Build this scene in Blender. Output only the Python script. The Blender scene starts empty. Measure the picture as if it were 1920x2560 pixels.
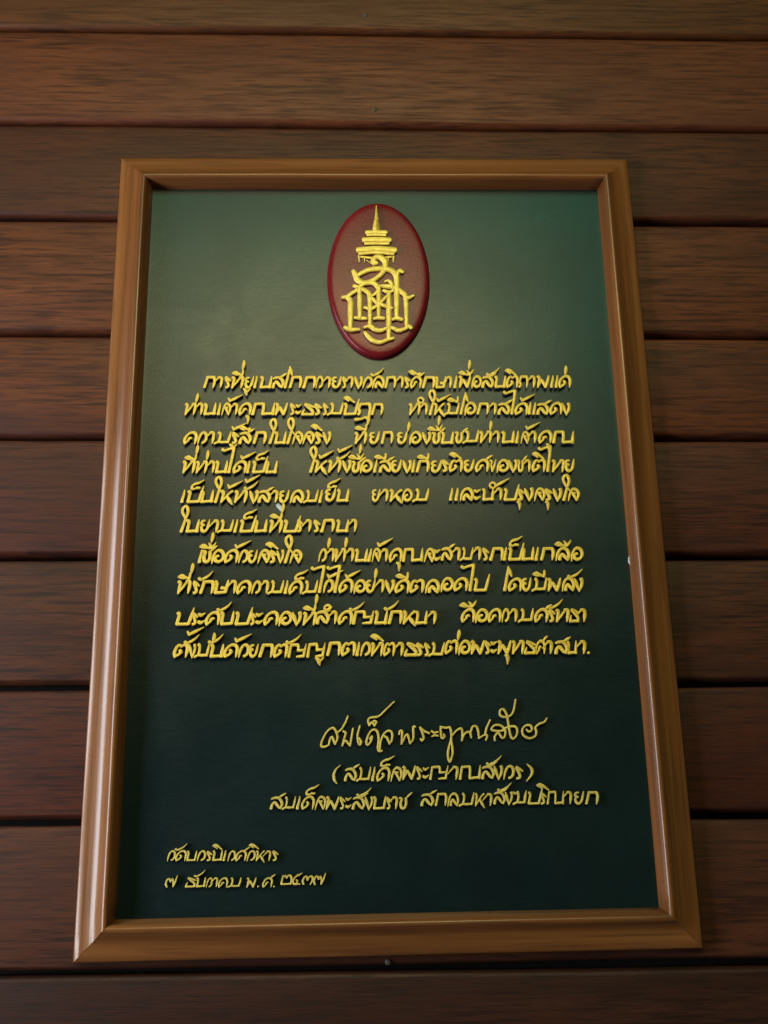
# -*- coding: utf-8 -*-
import bpy, math, random, re
from mathutils import Vector, Matrix

# ---------------------------------------------------------------- camera, world, lights
sc = bpy.context.scene
COL = sc.collection
CAM_LOC=(-0.02702,-0.88891,-0.25232)
CAM_RIGHT=(0.999532,-0.029149,-0.009295)
CAM_UP=(0.000869,-0.276638,0.960974)
CAM_FWD=(0.030582,0.960532,0.276484)
LENS=17.4205
ROLL=0.00869
PH=0.7289

cam_d = bpy.data.cameras.new("camera")
cam = bpy.data.objects.new("camera", cam_d)
COL.objects.link(cam)
cam_d.sensor_fit = 'VERTICAL'
cam_d.sensor_height = 17.3
cam_d.sensor_width = 13.0
cam_d.lens = LENS
cam_d.clip_start = 0.01
cam_d.clip_end = 100
M = Matrix((CAM_RIGHT, CAM_UP, tuple(-v for v in CAM_FWD))).transposed().to_4x4()
M.translation = CAM_LOC
cam.matrix_world = M
cam_d.dof.use_dof = True
cam_d.dof.focus_distance = 0.90
cam_d.dof.aperture_fstop = 4.0
sc.camera = cam

world = bpy.data.worlds.new("World")
sc.world = world
world.use_nodes = True
bg = world.node_tree.nodes['Background']
bg.inputs['Color'].default_value = (0.50, 0.40, 0.27, 1)
bg.inputs['Strength'].default_value = 0.085

def area(name, loc, target, sx, sy, power, color, spread=180):
    d = bpy.data.lights.new(name, 'AREA')
    d.shape = 'RECTANGLE'; d.size = sx; d.size_y = sy
    d.energy = power; d.color = color; d.spread = math.radians(spread)
    o = bpy.data.objects.new(name, d); COL.objects.link(o)
    o.location = loc
    o.rotation_euler = (Vector(target) - Vector(loc)).to_track_quat('-Z', 'Y').to_euler()
    return o
# the daylight opening to the left of the wall
area("window_light", (-1.12, -0.58, -0.14), (0.0, 0, -0.04), 0.36, 1.1, 19.0, (0.86, 0.92, 1.0))
# the warm lamp high in front of the plaque
area("lamp_light", (-0.08, -1.15, 0.62), (0.0, 0, 0.15), 0.74, 0.46, 7.9, (1.0, 0.79, 0.38))
# green light added behind the camera to tint the board's reflections
area("green_reflection_light", (0.10, -3.0, 1.95), (0.0, 0, 0.1), 2.3, 1.2, 21.0, (0.26, 1.0, 0.56))

sc.view_settings.view_transform = 'Standard'
sc.view_settings.look = 'None'
sc.view_settings.exposure = 0.0
sc.view_settings.gamma = 1.0
sc.render.engine = 'CYCLES'

# ---------------------------------------------------------------- helpers
random.seed(7)
def mesh_obj(name, verts, faces, mat=None, parent=None, smooth=True, sharp=None):
    me = bpy.data.meshes.new(name)
    me.from_pydata(verts, [], faces)
    me.update()
    if smooth:
        for p in me.polygons: p.use_smooth = True
        if sharp:
            me.set_sharp_from_angle(angle=math.radians(sharp))
    if mat: me.materials.append(mat)
    o = bpy.data.objects.new(name, me)
    COL.objects.link(o)
    if parent: o.parent = parent
    return o
def empty(name, loc, label, cat):
    o = bpy.data.objects.new(name, None)
    o.empty_display_size = 0.05
    COL.objects.link(o); o.location = loc
    o['label'] = label; o['category'] = cat
    return o

class NT:
    def __init__(s, name):
        s.m = bpy.data.materials.new(name); s.m.use_nodes = True
        s.t = s.m.node_tree; s.b = s.t.nodes['Principled BSDF']
    def n(s, typ, **kw):
        x = s.t.nodes.new(typ)
        for k, v in kw.items():
            if k.startswith('_'): setattr(x, k[1:], v)
            else: x.inputs[k.replace('__', ' ')].default_value = v
        return x
    def l(s, a, b): s.t.links.new(a, b)
    def noise(s, vec, scale, detail=4, rough=.6, dist=0):
        x = s.n('ShaderNodeTexNoise'); x.inputs['Scale'].default_value = scale
        x.inputs['Detail'].default_value = detail; x.inputs['Roughness'].default_value = rough
        x.inputs['Distortion'].default_value = dist
        s.l(vec, x.inputs['Vector']); return x.outputs['Fac']
    def ramp(s, fac, stops):
        x = s.n('ShaderNodeValToRGB'); e = x.color_ramp.elements
        while len(e) < len(stops): e.new(.5)
        for i, (p, c) in enumerate(stops):
            e[i].position = p; e[i].color = (*c, 1) if len(c) == 3 else c
        s.l(fac, x.inputs[0]); return x.outputs[0]
    def mix(s, fac, a, b, mode='MIX'):
        x = s.n('ShaderNodeMix', _data_type='RGBA', _blend_type=mode)
        for sock, v in ((x.inputs[0], fac), (x.inputs[6], a), (x.inputs[7], b)):
            if isinstance(v, (int, float)): sock.default_value = v
            elif isinstance(v, tuple): sock.default_value = (*v, 1)
            else: s.l(v, sock)
        return x.outputs[2]
    def math(s, op, a, b=0.0):
        x = s.n('ShaderNodeMath', _operation=op)
        for i, v in enumerate((a, b)):
            if isinstance(v, (int, float)): x.inputs[i].default_value = v
            else: s.l(v, x.inputs[i])
        return x.outputs[0]
    def bump(s, h, strength, dist):
        x = s.n('ShaderNodeBump'); x.inputs['Strength'].default_value = strength
        x.inputs['Distance'].default_value = dist
        s.l(h, x.inputs['Height']); s.l(x.outputs[0], s.b.inputs['Normal'])
    def coords(s, scale, offset=True, kind='Object'):
        tc = s.n('ShaderNodeTexCoord'); mp = s.n('ShaderNodeMapping')
        mp.inputs['Scale'].default_value = scale
        s.l(tc.outputs[kind], mp.inputs[0])
        if offset:
            oi = s.n('ShaderNodeObjectInfo')
            cb = s.n('ShaderNodeCombineXYZ')
            s.l(s.math('MULTIPLY', oi.outputs['Random'], 37.0), cb.inputs[0])
            s.l(s.math('MULTIPLY', oi.outputs['Random'], 91.0), cb.inputs[2])
            va = s.n('ShaderNodeVectorMath', _operation='ADD')
            s.l(mp.outputs[0], va.inputs[0]); s.l(cb.outputs[0], va.inputs[1])
            return va.outputs[0]
        return mp.outputs[0]

# ---------------------------------------------------------------- materials
def plank_material(name, dark, mid, light, blotch):
    n = NT(name)
    v1 = n.coords((4.5, 1, 44))
    v2 = n.coords((17, 1, 290))
    v3 = n.coords((2.4, 1, 8))
    v4 = n.coords((70, 1, 900))
    a = n.noise(v1, 1.0, 5, .62, .9)
    b = n.noise(v2, 1.0, 4, .6, .25)
    c = n.noise(v3, 1.3, 3, .5, .6)
    d = n.noise(v4, 1.0, 2, .5)
    f1 = n.math('ADD', n.math('MULTIPLY', a, .62), n.math('MULTIPLY', b, .38))
    col = n.ramp(f1, [(.30, dark), (.50, mid), (.74, light)])
    pores = n.ramp(b, [(.38, (1, 1, 1)), (.52, (0, 0, 0))])
    col = n.mix(n.math('MULTIPLY', pores, .64), col, (dark[0] * .50, dark[1] * .50, dark[2] * .60))
    fine = n.ramp(d, [(.30, (.76, .75, .75)), (.62, (1.10, 1.08, 1.05))])
    col = n.mix(.75, col, fine, 'MULTIPLY')
    col = n.mix(n.ramp(c, [(.38, (0, 0, 0)), (.70, (1, 1, 1))]), col, n.mix(.8, col, blotch, 'MIX'))
    n.l(col, n.b.inputs['Base Color'])
    n.l(n.ramp(b, [(.3, (.60,) * 3), (.7, (.40,) * 3)]), n.b.inputs['Roughness'])
    n.b.inputs['Specular IOR Level'].default_value = .22
    n.bump(n.math('ADD', n.math('MULTIPLY', b, .7), n.math('MULTIPLY', d, .5)), .35, .0012)
    return n.m
PLANK_TONES = [  # dark, mid, light, blotch
    ((0.0336, 0.0115, 0.0048), (0.0873, 0.0284, 0.0095), (0.1343, 0.0445, 0.0142), (0.0672, 0.0202, 0.0063)),
    ((0.0453, 0.0131, 0.0063), (0.1104, 0.0316, 0.0127), (0.1626, 0.0496, 0.0190), (0.0837, 0.0241, 0.0127)),
    ((0.0292, 0.0095, 0.0058), (0.0740, 0.0216, 0.0101), (0.1255, 0.0324, 0.0127), (0.0425, 0.0141, 0.0085)),
    ((0.0359, 0.0115, 0.0063), (0.1030, 0.0297, 0.0127), (0.1679, 0.0500, 0.0180), (0.0672, 0.0216, 0.0110)),
    ((0.0292, 0.0088, 0.0053), (0.1008, 0.0284, 0.0116), (0.1735, 0.0500, 0.0180), (0.0515, 0.0162, 0.0101)),
    ((0.0268, 0.0088, 0.0068), (0.0740, 0.0209, 0.0116), (0.1175, 0.0317, 0.0137), (0.0493, 0.0169, 0.0116)),
    ((0.0224, 0.0095, 0.0068), (0.0672, 0.0222, 0.0116), (0.1231, 0.0385, 0.0169), (0.0380, 0.0149, 0.0095)),
    ((0.0247, 0.0088, 0.0063), (0.0672, 0.0182, 0.0101), (0.1075, 0.0256, 0.0116), (0.0380, 0.0115, 0.0079)),
    ((0.0257, 0.0101, 0.0075), (0.0783, 0.0256, 0.0137), (0.1343, 0.0418, 0.0180), (0.0515, 0.0175, 0.0110)),
    ((0.0180, 0.0074, 0.0053), (0.0425, 0.0149, 0.0095), (0.0716, 0.0216, 0.0121), (0.0268, 0.0095, 0.0063)),
]
plank_mats = [plank_material("plank_wood", *t) for t in PLANK_TONES]

def frame_material():
    n = NT("frame_wood")
    v1 = n.coords((1.6, 60, 60)); v2 = n.coords((9, 330, 330)); v3 = n.coords((3, 14, 14))
    a = n.noise(v1, 1.0, 5, .6, .4); b = n.noise(v2, 1.0, 3, .6); c = n.noise(v3, 1.2, 3, .5, .4)
    col = n.ramp(a, [(.30, (.075, .024, .008)), (.50, (.178, .062, .017)), (.70, (.255, .098, .029))])
    pores = n.ramp(b, [(.34, (1, 1, 1)), (.46, (0, 0, 0))])
    col = n.mix(n.math('MULTIPLY', pores, .60), col, (.060, .022, .009))
    col = n.mix(n.math('MULTIPLY', c, .30), col, (.20, .085, .03))
    n.l(col, n.b.inputs['Base Color'])
    n.b.inputs['Roughness'].default_value = .30
    n.b.inputs['Coat Weight'].default_value = .28
    n.b.inputs['Specular IOR Level'].default_value = .38
    n.b.inputs['Coat Roughness'].default_value = .17
    n.bump(n.math('ADD', n.math('MULTIPLY', b, .6), n.math('MULTIPLY', a, .8)), .30, .0008)
    return n.m
M_FRAME = frame_material()

def board_material():
    n = NT("green_board_paint")
    v = n.coords((1, 1, 1), offset=False); vs = n.coords((60, 1, 420), offset=False)
    a = n.noise(v, 7, 4, .5); g = n.noise(v, 900, 2, .5); s_ = n.noise(vs, 1.0, 4, .6)
    col = n.ramp(a, [(.35, (.0025, .0100, .0118)), (.65, (.0036, .0135, .0150))])
    n.l(col, n.b.inputs['Base Color'])
    sm = n.noise(v, 11, 5, .62, .8)
    rr = n.math('ADD', n.math('MULTIPLY', s_, .12), n.math('MULTIPLY', sm, .20))
    n.l(n.math('ADD', rr, .15), n.b.inputs['Roughness'])
    n.b.inputs['Specular IOR Level'].default_value = .38
    n.bump(n.math('ADD', n.math('MULTIPLY', g, 1.0), n.math('MULTIPLY', s_, .25)), .24, .0005)
    return n.m
M_BOARD = board_material()

def gold_material(name, c1, c2, rough, metal):
    n = NT(name)
    tc = n.n('ShaderNodeTexCoord')
    v = tc.outputs['Object']
    a = n.noise(v, 160, 3, .6)
    mp = n.n('ShaderNodeMapping'); mp.inputs['Scale'].default_value = (90, 200, 1000)
    n.l(v, mp.inputs[0])
    b = n.noise(mp.outputs[0], 1.0, 2, .5)
    n.l(n.ramp(a, [(.35, c1), (.62, c2)]), n.b.inputs['Base Color'])
    n.b.inputs['Roughness'].default_value = rough
    n.b.inputs['Metallic'].default_value = metal
    n.bump(n.math('ADD', n.math('MULTIPLY', a, .6), n.math('MULTIPLY', b, .9)), .5, .0009)
    return n.m
M_GOLD = gold_material("yellow_gold_paint", (.60, .395, .045), (.82, .565, .080), .36, .12)
M_GOLD2 = gold_material("old_gold_paint", (.52, .38, .075), (.68, .52, .12), .38, .15)
M_EMB = gold_material("emblem_gold_paint", (.68, .48, .07), (.88, .66, .12), .33, .12)

def simple(name, col, rough, spec=.5):
    n = NT(name); n.b.inputs['Base Color'].default_value = (*col, 1)
    n.b.inputs['Roughness'].default_value = rough
    n.b.inputs['Specular IOR Level'].default_value = spec
    return n.m
M_SIDE = simple("letter_side_dark", (.035, .045, .055), .35)  # dark blue-grey on the letter sides
M_EDGE = simple("emblem_mark_side_shade", (.16, .085, .022), .45)  # dark brown sides paint in the shading under the emblem strokes
M_BACK = simple("gap_backing_dark", (.006, .004, .003), .9)  # near-black for the sheet added behind the plank gaps
M_NAIL = simple("dull_steel", (.055, .048, .036), .7)
M_WHITE = simple("pale_chip", (.50, .54, .60), .6)
M_RAW = simple("raw_wood_chip", (.36, .22, .10), .7)

def red_material():
    n = NT("red_lacquer")
    v = n.coords((1, 1, 1), offset=False)
    a = n.noise(v, 420, 2, .5, .3); b = n.noise(v, 1100, 2, .5)
    col = n.ramp(n.noise(v, 25, 3), [(.35, (.120, .007, .010)), (.65, (.165, .010, .014))])
    n.l(col, n.b.inputs['Base Color'])
    n.b.inputs['Roughness'].default_value = .24
    n.bump(n.math('ADD', a, n.math('MULTIPLY', b, .5)), .17, .0008)
    n.b.inputs['Specular IOR Level'].default_value = .24
    return n.m
M_RED = red_material()

# ---------------------------------------------------------------- data (millimetres on the plaque face)
LETTERS='''
ก -163.08 121.96 0.958 1.085
า -153.57 121.91 1.000 1.085
ร -143.40 121.85 0.895 1.086
ท -137.66 121.82 1.081 1.086
ี -137.22 121.81 1.001 1.086
่ -127.23 127.49 1.001 1.086
ย -125.29 121.75 0.947 1.086
ู -126.17 121.75 1.001 1.086
เ -116.89 121.70 1.002 1.087
น -111.32 121.67 1.042 1.087
ส -100.08 121.60 1.083 1.087
โ -89.01 121.54 1.004 1.087
ก -84.57 121.52 1.085 1.088
ถ -72.16 121.45 1.071 1.088
ว -60.00 121.38 0.825 1.088
า -54.23 121.34 1.006 1.089
ย -44.89 121.29 1.047 1.089
ร -35.55 121.24 0.766 1.089
า -33.35 121.22 1.008 1.089
ง -23.99 121.17 1.028 1.090
ว -16.87 121.13 1.050 1.090
ั -8.85 121.09 1.009 1.090
ล -7.96 121.08 1.023 1.090
ก 3.62 121.02 0.984 1.091
า 13.42 120.96 1.011 1.091
ร 22.18 120.91 0.866 1.091
ศ 27.71 120.88 0.928 1.091
ึ 26.37 120.89 1.012 1.091
ก 38.16 120.82 1.093 1.092
ษ 50.95 120.75 0.889 1.092
า 58.26 120.71 1.014 1.093
เ 67.95 120.65 1.014 1.093
พ 72.59 121.11 1.068 1.093
ื 72.32 121.11 1.015 1.093
่ 82.44 126.82 1.016 1.094
อ 84.24 121.04 0.943 1.094
ส 93.83 120.99 1.098 1.094
ั 99.03 120.96 1.017 1.094
น 105.76 120.92 1.026 1.094
ต 116.81 120.86 1.028 1.095
ิ 116.27 120.86 1.018 1.095
ภ 128.22 120.79 0.831 1.095
า 135.85 120.75 1.019 1.096
พ 145.31 120.69 1.101 1.096
เ 157.92 120.62 1.021 1.096
เ 162.24 120.60 1.021 1.096
ด 165.76 120.58 1.021 1.097
่ 172.34 120.54 1.022 1.097
ท -179.33 95.72 0.967 1.068
่ -169.45 95.65 0.991 1.068
า -170.34 95.66 0.991 1.068
น -162.01 95.60 1.071 1.068
เ -149.50 95.52 0.992 1.069
จ -145.82 95.50 0.836 1.069
า -138.82 95.45 0.993 1.069
้ -139.51 95.46 0.993 1.069
ค -130.04 95.39 1.026 1.069
ุ -123.46 95.35 0.994 1.070
ณ -118.64 95.32 1.074 1.070
พ -97.12 95.18 1.075 1.071
ร -83.32 95.09 0.804 1.071
ะ -78.22 95.06 0.976 1.071
ธ -72.76 95.02 1.077 1.071
ร -61.05 94.94 1.078 1.072
ร -53.56 94.89 0.759 1.072
ม -49.40 94.87 0.996 1.072
ป -34.41 94.77 1.080 1.073
ิ -34.23 94.77 1.000 1.073
ฎ -21.87 94.69 1.081 1.073
ก -9.24 94.60 1.002 1.073
ท 25.72 94.38 0.996 1.075
ํ 33.25 94.33 1.004 1.075
า 35.01 94.31 1.004 1.075
ใ 43.89 94.26 1.005 1.075
ห 48.77 94.22 0.977 1.075
้ 52.32 94.20 1.006 1.076
ม 58.09 94.16 0.956 1.076
ี 61.20 94.14 1.006 1.076
โ 72.46 94.54 1.007 1.077
อ 76.64 94.52 1.088 1.077
ก 88.03 94.44 1.020 1.077
า 98.24 94.37 1.009 1.077
ส 107.61 94.31 1.090 1.078
ไ 119.47 94.24 1.010 1.078
ด 123.21 94.21 1.091 1.078
้ 129.72 94.17 1.011 1.078
เ 135.70 94.13 1.011 1.079
เ 139.72 94.10 1.012 1.079
ส 143.56 94.08 1.093 1.079
ด 155.79 94.00 1.051 1.079
ง 167.60 93.92 1.013 1.080
ค -179.21 67.84 1.078 1.068
ว -166.81 67.75 1.001 1.068
า -159.41 67.69 1.000 1.069
ม -151.62 67.63 1.037 1.069
ร -135.98 67.52 1.005 1.069
้ -135.37 67.51 1.001 1.069
ู -137.46 67.53 1.001 1.069
ส -129.46 67.47 1.082 1.070
ึ -129.46 67.47 1.002 1.070
ก -116.84 67.37 1.083 1.070
ใ -102.47 67.27 1.004 1.070
น -97.24 67.23 1.011 1.071
ใ -86.35 67.15 1.005 1.071
จ -81.11 67.11 0.940 1.071
จ -71.95 67.04 1.086 1.071
ร -60.59 66.95 1.087 1.072
ิ -64.09 66.98 1.006 1.072
ง -53.17 66.90 1.007 1.072
ท -24.54 66.68 1.090 1.073
ี -23.66 66.68 1.009 1.073
่ -12.71 72.26 1.010 1.073
ย -10.96 66.58 1.091 1.073
ก -0.61 66.51 1.010 1.074
ย 14.31 66.39 1.092 1.074
่ 23.71 66.32 1.012 1.075
อ 25.02 66.31 1.093 1.075
ง 37.33 66.22 1.094 1.075
ช 46.13 66.16 1.095 1.075
ื 42.61 66.18 1.013 1.075
่ 52.29 71.79 1.014 1.076
น 54.22 66.10 1.095 1.076
ช 66.98 66.65 1.048 1.076
ม 74.04 66.60 1.036 1.077
ท 89.65 66.48 1.084 1.077
่ 99.63 66.41 1.017 1.078
า 99.91 66.41 1.017 1.078
น 110.05 66.33 1.099 1.078
เ 122.60 66.24 1.019 1.078
จ 127.03 66.21 0.805 1.078
า 133.68 66.16 1.020 1.079
้ 133.22 66.16 1.020 1.079
ค 143.58 66.08 1.102 1.079
ุ 150.49 66.03 1.021 1.079
ณ 156.25 65.99 1.021 1.079
ท -179.25 39.96 1.087 1.068
ี -177.79 39.95 1.007 1.068
่ -167.21 45.50 1.007 1.068
ท -167.47 39.86 0.982 1.068
่ -157.74 39.78 1.008 1.068
า -158.29 39.79 1.008 1.068
น -149.99 39.72 1.037 1.068
ไ -138.79 39.62 1.009 1.069
ด -134.05 39.58 1.073 1.069
้ -126.98 39.52 1.010 1.069
เ -121.97 39.48 1.010 1.069
ป -116.79 39.44 1.047 1.070
็ -113.17 39.41 1.011 1.070
น -105.14 39.34 1.011 1.070
ใ -65.59 39.65 1.014 1.072
ห -60.82 39.61 1.096 1.072
้ -56.05 39.57 1.015 1.072
ท -48.86 39.51 1.097 1.072
ั -40.44 39.44 1.016 1.072
้ -39.57 45.09 1.016 1.073
ง -35.49 39.40 1.095 1.073
ช -27.85 39.33 1.098 1.073
ื -30.46 39.35 1.017 1.073
่ -20.03 44.93 1.017 1.073
อ -20.03 39.27 1.099 1.073
เ -7.69 39.16 1.018 1.074
ส -2.65 39.12 1.100 1.074
ี -6.56 39.15 1.018 1.074
ย 8.49 39.03 1.101 1.074
ง 18.68 38.94 1.102 1.074
เ 26.79 38.87 1.021 1.075
ก 30.45 38.84 1.102 1.075
ี 32.19 38.83 1.021 1.075
ย 44.23 38.73 1.103 1.075
ร 54.17 39.20 1.009 1.076
ต 60.72 39.14 1.105 1.076
ิ 61.86 39.13 1.023 1.076
ย 74.09 39.03 1.106 1.077
ศ 84.59 38.94 1.107 1.077
ข 97.90 38.83 0.779 1.077
อ 103.59 38.78 1.108 1.078
ง 114.99 38.69 1.109 1.078
ช 122.88 38.62 0.791 1.078
า 126.97 38.59 1.027 1.078
ต 136.05 38.51 1.110 1.079
ิ 136.93 38.50 1.028 1.079
ไ 149.22 38.40 1.029 1.079
ท 154.06 38.36 1.112 1.079
ย 166.37 38.26 1.030 1.080
เ -179.54 12.28 1.014 1.067
ป -174.42 12.23 1.071 1.067
็ -171.01 12.20 1.015 1.067
น -162.48 12.12 1.097 1.067
ใ -150.09 12.00 1.016 1.068
ห -144.71 11.95 1.098 1.068
้ -138.13 11.89 1.017 1.068
ท -132.57 11.84 1.099 1.068
ั -123.16 11.75 1.018 1.069
้ -121.88 17.38 1.018 1.069
ง -118.88 11.71 1.100 1.069
ส -111.18 11.64 1.066 1.069
า -102.01 11.55 1.019 1.069
ย -92.32 11.46 1.055 1.070
ล -82.89 11.38 1.072 1.070
ม -70.70 11.26 0.904 1.070
เ -57.12 11.14 1.023 1.071
ย -51.17 12.16 1.105 1.072
็ -48.76 12.14 1.023 1.072
น -41.19 12.07 1.024 1.072
ย -9.57 11.77 0.856 1.073
า -3.10 11.71 1.026 1.073
ห 6.22 11.63 1.109 1.074
อ 17.19 11.52 0.933 1.074
ม 26.69 11.44 1.029 1.074
เ 60.02 12.03 1.031 1.076
เ 64.96 11.98 1.031 1.076
ล 69.12 11.95 1.114 1.076
ะ 82.05 11.83 1.115 1.077
น 89.69 11.76 1.004 1.077
้ 102.11 11.64 1.034 1.077
ํ 95.77 11.70 1.033 1.077
า 99.42 11.67 1.034 1.077
ป 108.80 11.58 1.070 1.078
ร 120.72 11.47 1.118 1.078
ุ 120.72 11.47 1.035 1.078
ง 128.12 11.40 1.119 1.078
จ 136.21 11.32 1.023 1.078
ร 146.23 11.23 1.120 1.079
ุ 146.41 11.23 1.037 1.079
ง 153.65 11.16 1.120 1.079
ใ 161.93 11.09 1.038 1.079
จ 166.73 11.04 1.038 1.079
ใ -179.52 -15.01 1.022 1.066
น -174.27 -15.06 1.104 1.066
ย -161.58 -15.19 0.978 1.067
า -153.92 -15.27 1.024 1.067
ม -146.50 -15.34 0.958 1.067
เ -132.09 -15.49 1.025 1.068
ป -127.00 -15.54 1.107 1.068
็ -123.61 -15.58 1.026 1.068
น -114.10 -15.68 1.108 1.068
ท -101.10 -15.81 1.109 1.069
ี -100.67 -15.81 1.027 1.069
่ -89.62 -10.28 1.028 1.069
ป -88.60 -15.94 1.107 1.069
ร -76.24 -15.80 0.837 1.070
า -71.95 -15.84 1.029 1.070
ร -61.76 -15.95 0.948 1.070
ถ -55.63 -16.01 1.113 1.070
น -41.72 -16.15 1.019 1.071
า -31.78 -16.25 1.032 1.071
เ -162.40 -42.85 1.046 1.082
ช -159.21 -42.89 1.130 1.082
ื -161.73 -42.86 1.046 1.082
่ -151.65 -37.26 1.047 1.082
อ -151.23 -42.98 1.118 1.082
ด -139.72 -43.11 1.068 1.082
้ -130.21 -43.21 1.048 1.083
ว -127.69 -43.24 1.020 1.083
ย -119.02 -43.34 0.920 1.083
จ -110.85 -43.43 1.071 1.083
ร -100.32 -43.55 1.034 1.084
ิ -103.52 -43.51 1.050 1.083
ง -93.58 -43.62 0.861 1.084
ใ -87.67 -43.69 1.051 1.084
จ -82.78 -43.74 1.052 1.084
ว -57.68 -42.89 0.854 1.086
่ -49.05 -42.99 1.054 1.086
า -51.57 -42.96 1.054 1.086
ท -43.13 -43.05 0.932 1.086
่ -33.82 -43.16 1.055 1.086
า -34.47 -43.15 1.055 1.086
น -25.35 -43.25 1.035 1.087
เ -14.16 -43.37 1.057 1.087
จ -10.51 -43.42 0.803 1.087
า -4.55 -43.48 1.057 1.087
้ -4.32 -43.48 1.057 1.087
ค 4.76 -43.58 1.030 1.088
ุ 11.13 -43.66 1.059 1.088
ณ 16.23 -43.71 0.962 1.088
จ 35.36 -43.92 0.958 1.089
ะ 44.72 -44.03 1.056 1.089
ส 50.73 -42.95 0.986 1.090
า 59.10 -43.04 1.062 1.090
ม 67.18 -43.13 0.808 1.090
า 77.78 -43.25 1.064 1.091
ร 87.66 -43.36 0.890 1.091
ถ 93.38 -43.42 1.075 1.091
เ 105.60 -43.56 1.066 1.092
ป 110.13 -43.61 1.074 1.092
็ 111.59 -43.63 1.066 1.092
น 122.11 -43.74 1.084 1.092
เ 133.84 -43.87 1.068 1.093
ก 138.38 -43.92 1.153 1.093
ล 151.84 -44.07 1.154 1.093
ื 152.10 -44.07 1.069 1.093
อ 165.57 -44.22 1.070 1.094
ท -179.83 -70.11 1.119 1.063
ี -179.16 -70.12 1.036 1.063
่ -167.94 -64.64 1.037 1.063
ร -166.69 -70.27 0.926 1.063
ั -161.28 -70.33 1.037 1.063
ก -160.70 -70.34 1.120 1.063
ษ -147.95 -70.50 1.121 1.064
า -136.93 -70.63 1.039 1.064
ค -128.53 -70.73 1.123 1.064
ว -115.68 -70.88 0.917 1.065
า -108.97 -70.96 1.041 1.065
ม -101.48 -71.06 0.950 1.065
เ -87.18 -71.23 1.042 1.066
ค -83.25 -71.27 1.051 1.066
็ -77.81 -71.34 1.043 1.066
ม -71.53 -71.42 0.920 1.066
ไ -57.69 -70.73 1.045 1.067
ว -53.50 -70.78 1.101 1.067
้ -49.30 -71.06 1.045 1.068
ไ -44.10 -70.89 1.046 1.068
ด -39.65 -70.95 1.130 1.068
้ -33.19 -71.02 1.046 1.068
อ -26.89 -71.10 1.087 1.068
ย -15.71 -71.23 0.961 1.069
่ -7.98 -71.33 1.048 1.069
า -8.20 -71.32 1.048 1.069
ง 0.86 -71.43 1.133 1.069
ด 9.28 -71.53 1.133 1.069
ี 10.12 -71.54 1.049 1.069
ต 22.16 -71.69 1.134 1.070
ล 35.40 -71.85 1.135 1.070
อ 49.22 -70.46 1.124 1.072
ด 60.79 -70.60 1.138 1.072
ไ 73.99 -70.76 1.054 1.072
ป 78.39 -70.81 1.055 1.073
โ 104.48 -71.12 1.057 1.073
ด 108.72 -71.17 1.106 1.074
ย 121.19 -71.32 0.928 1.074
ม 129.42 -71.42 0.921 1.074
ี 131.12 -71.44 1.058 1.074
พ 143.27 -71.59 1.140 1.075
ล 155.77 -71.74 1.034 1.075
ั 161.98 -71.81 1.061 1.075
ง 167.51 -71.88 1.061 1.075
ป -180.21 -97.48 1.126 1.061
ร -166.60 -97.65 0.871 1.061
ะ -160.99 -97.72 1.117 1.061
ค -154.63 -97.81 1.128 1.062
ั -144.31 -97.94 1.045 1.062
บ -141.83 -97.97 1.050 1.062
ป -129.43 -98.13 1.130 1.062
ร -116.35 -98.30 0.803 1.063
ะ -111.22 -98.37 1.131 1.063
ค -104.59 -98.45 1.132 1.063
อ -91.91 -98.62 1.133 1.064
ง -80.14 -98.77 1.134 1.064
ท -71.25 -98.89 1.130 1.064
ี -70.76 -98.89 1.050 1.064
่ -59.63 -93.42 1.051 1.065
ส -59.36 -98.20 1.122 1.065
ํ -53.37 -98.28 1.052 1.065
า -49.57 -98.33 1.052 1.065
ค -40.48 -98.45 1.095 1.066
ญ -28.24 -98.60 1.018 1.066
ั -30.49 -98.57 1.054 1.066
น -9.07 -98.85 1.063 1.067
ั 0.35 -98.97 1.056 1.067
ก 2.44 -99.00 1.140 1.067
ห 15.38 -99.17 1.141 1.067
น 26.49 -99.31 0.986 1.068
า 36.08 -99.44 1.058 1.068
ค 66.33 -97.97 1.068 1.070
ื 65.49 -97.96 1.061 1.070
อ 78.24 -98.12 1.125 1.071
ค 89.83 -98.27 1.040 1.071
ว 101.42 -98.42 0.808 1.071
า 107.11 -98.49 1.064 1.071
ม 115.89 -98.61 0.951 1.072
ศ 130.20 -98.79 1.109 1.072
ร 142.83 -98.95 0.914 1.073
ั 143.67 -98.96 1.066 1.073
ท 148.73 -99.03 1.138 1.073
ธ 160.71 -99.18 0.811 1.073
า 166.76 -99.26 1.068 1.073
ต -181.04 -125.24 1.133 1.058
ั -171.56 -125.37 1.050 1.058
้ -169.35 -119.81 1.050 1.058
ง -167.72 -125.42 0.798 1.058
ม -163.22 -125.48 0.872 1.059
ั -150.94 -125.65 1.051 1.059
่ -147.67 -125.70 1.052 1.059
น -150.12 -125.67 1.095 1.059
ด -138.24 -125.83 1.089 1.059
้ -128.65 -125.96 1.053 1.060
ว -125.95 -126.00 1.104 1.060
ย -116.51 -126.13 0.879 1.060
ก -108.71 -126.24 1.137 1.060
ต -95.98 -126.42 1.103 1.061
ั -84.88 -126.57 1.056 1.061
ญ -83.65 -126.59 0.856 1.061
ญ -67.61 -126.81 0.896 1.062
ู -59.78 -126.92 1.058 1.062
ก -50.78 -125.81 1.143 1.063
ต -37.91 -125.98 1.122 1.063
เ -25.36 -126.16 1.060 1.064
ว -21.65 -126.21 1.066 1.064
ท -12.56 -126.33 1.025 1.064
ิ -12.14 -126.34 1.061 1.064
ต -1.81 -126.48 0.894 1.064
า 7.06 -126.61 1.063 1.065
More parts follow.
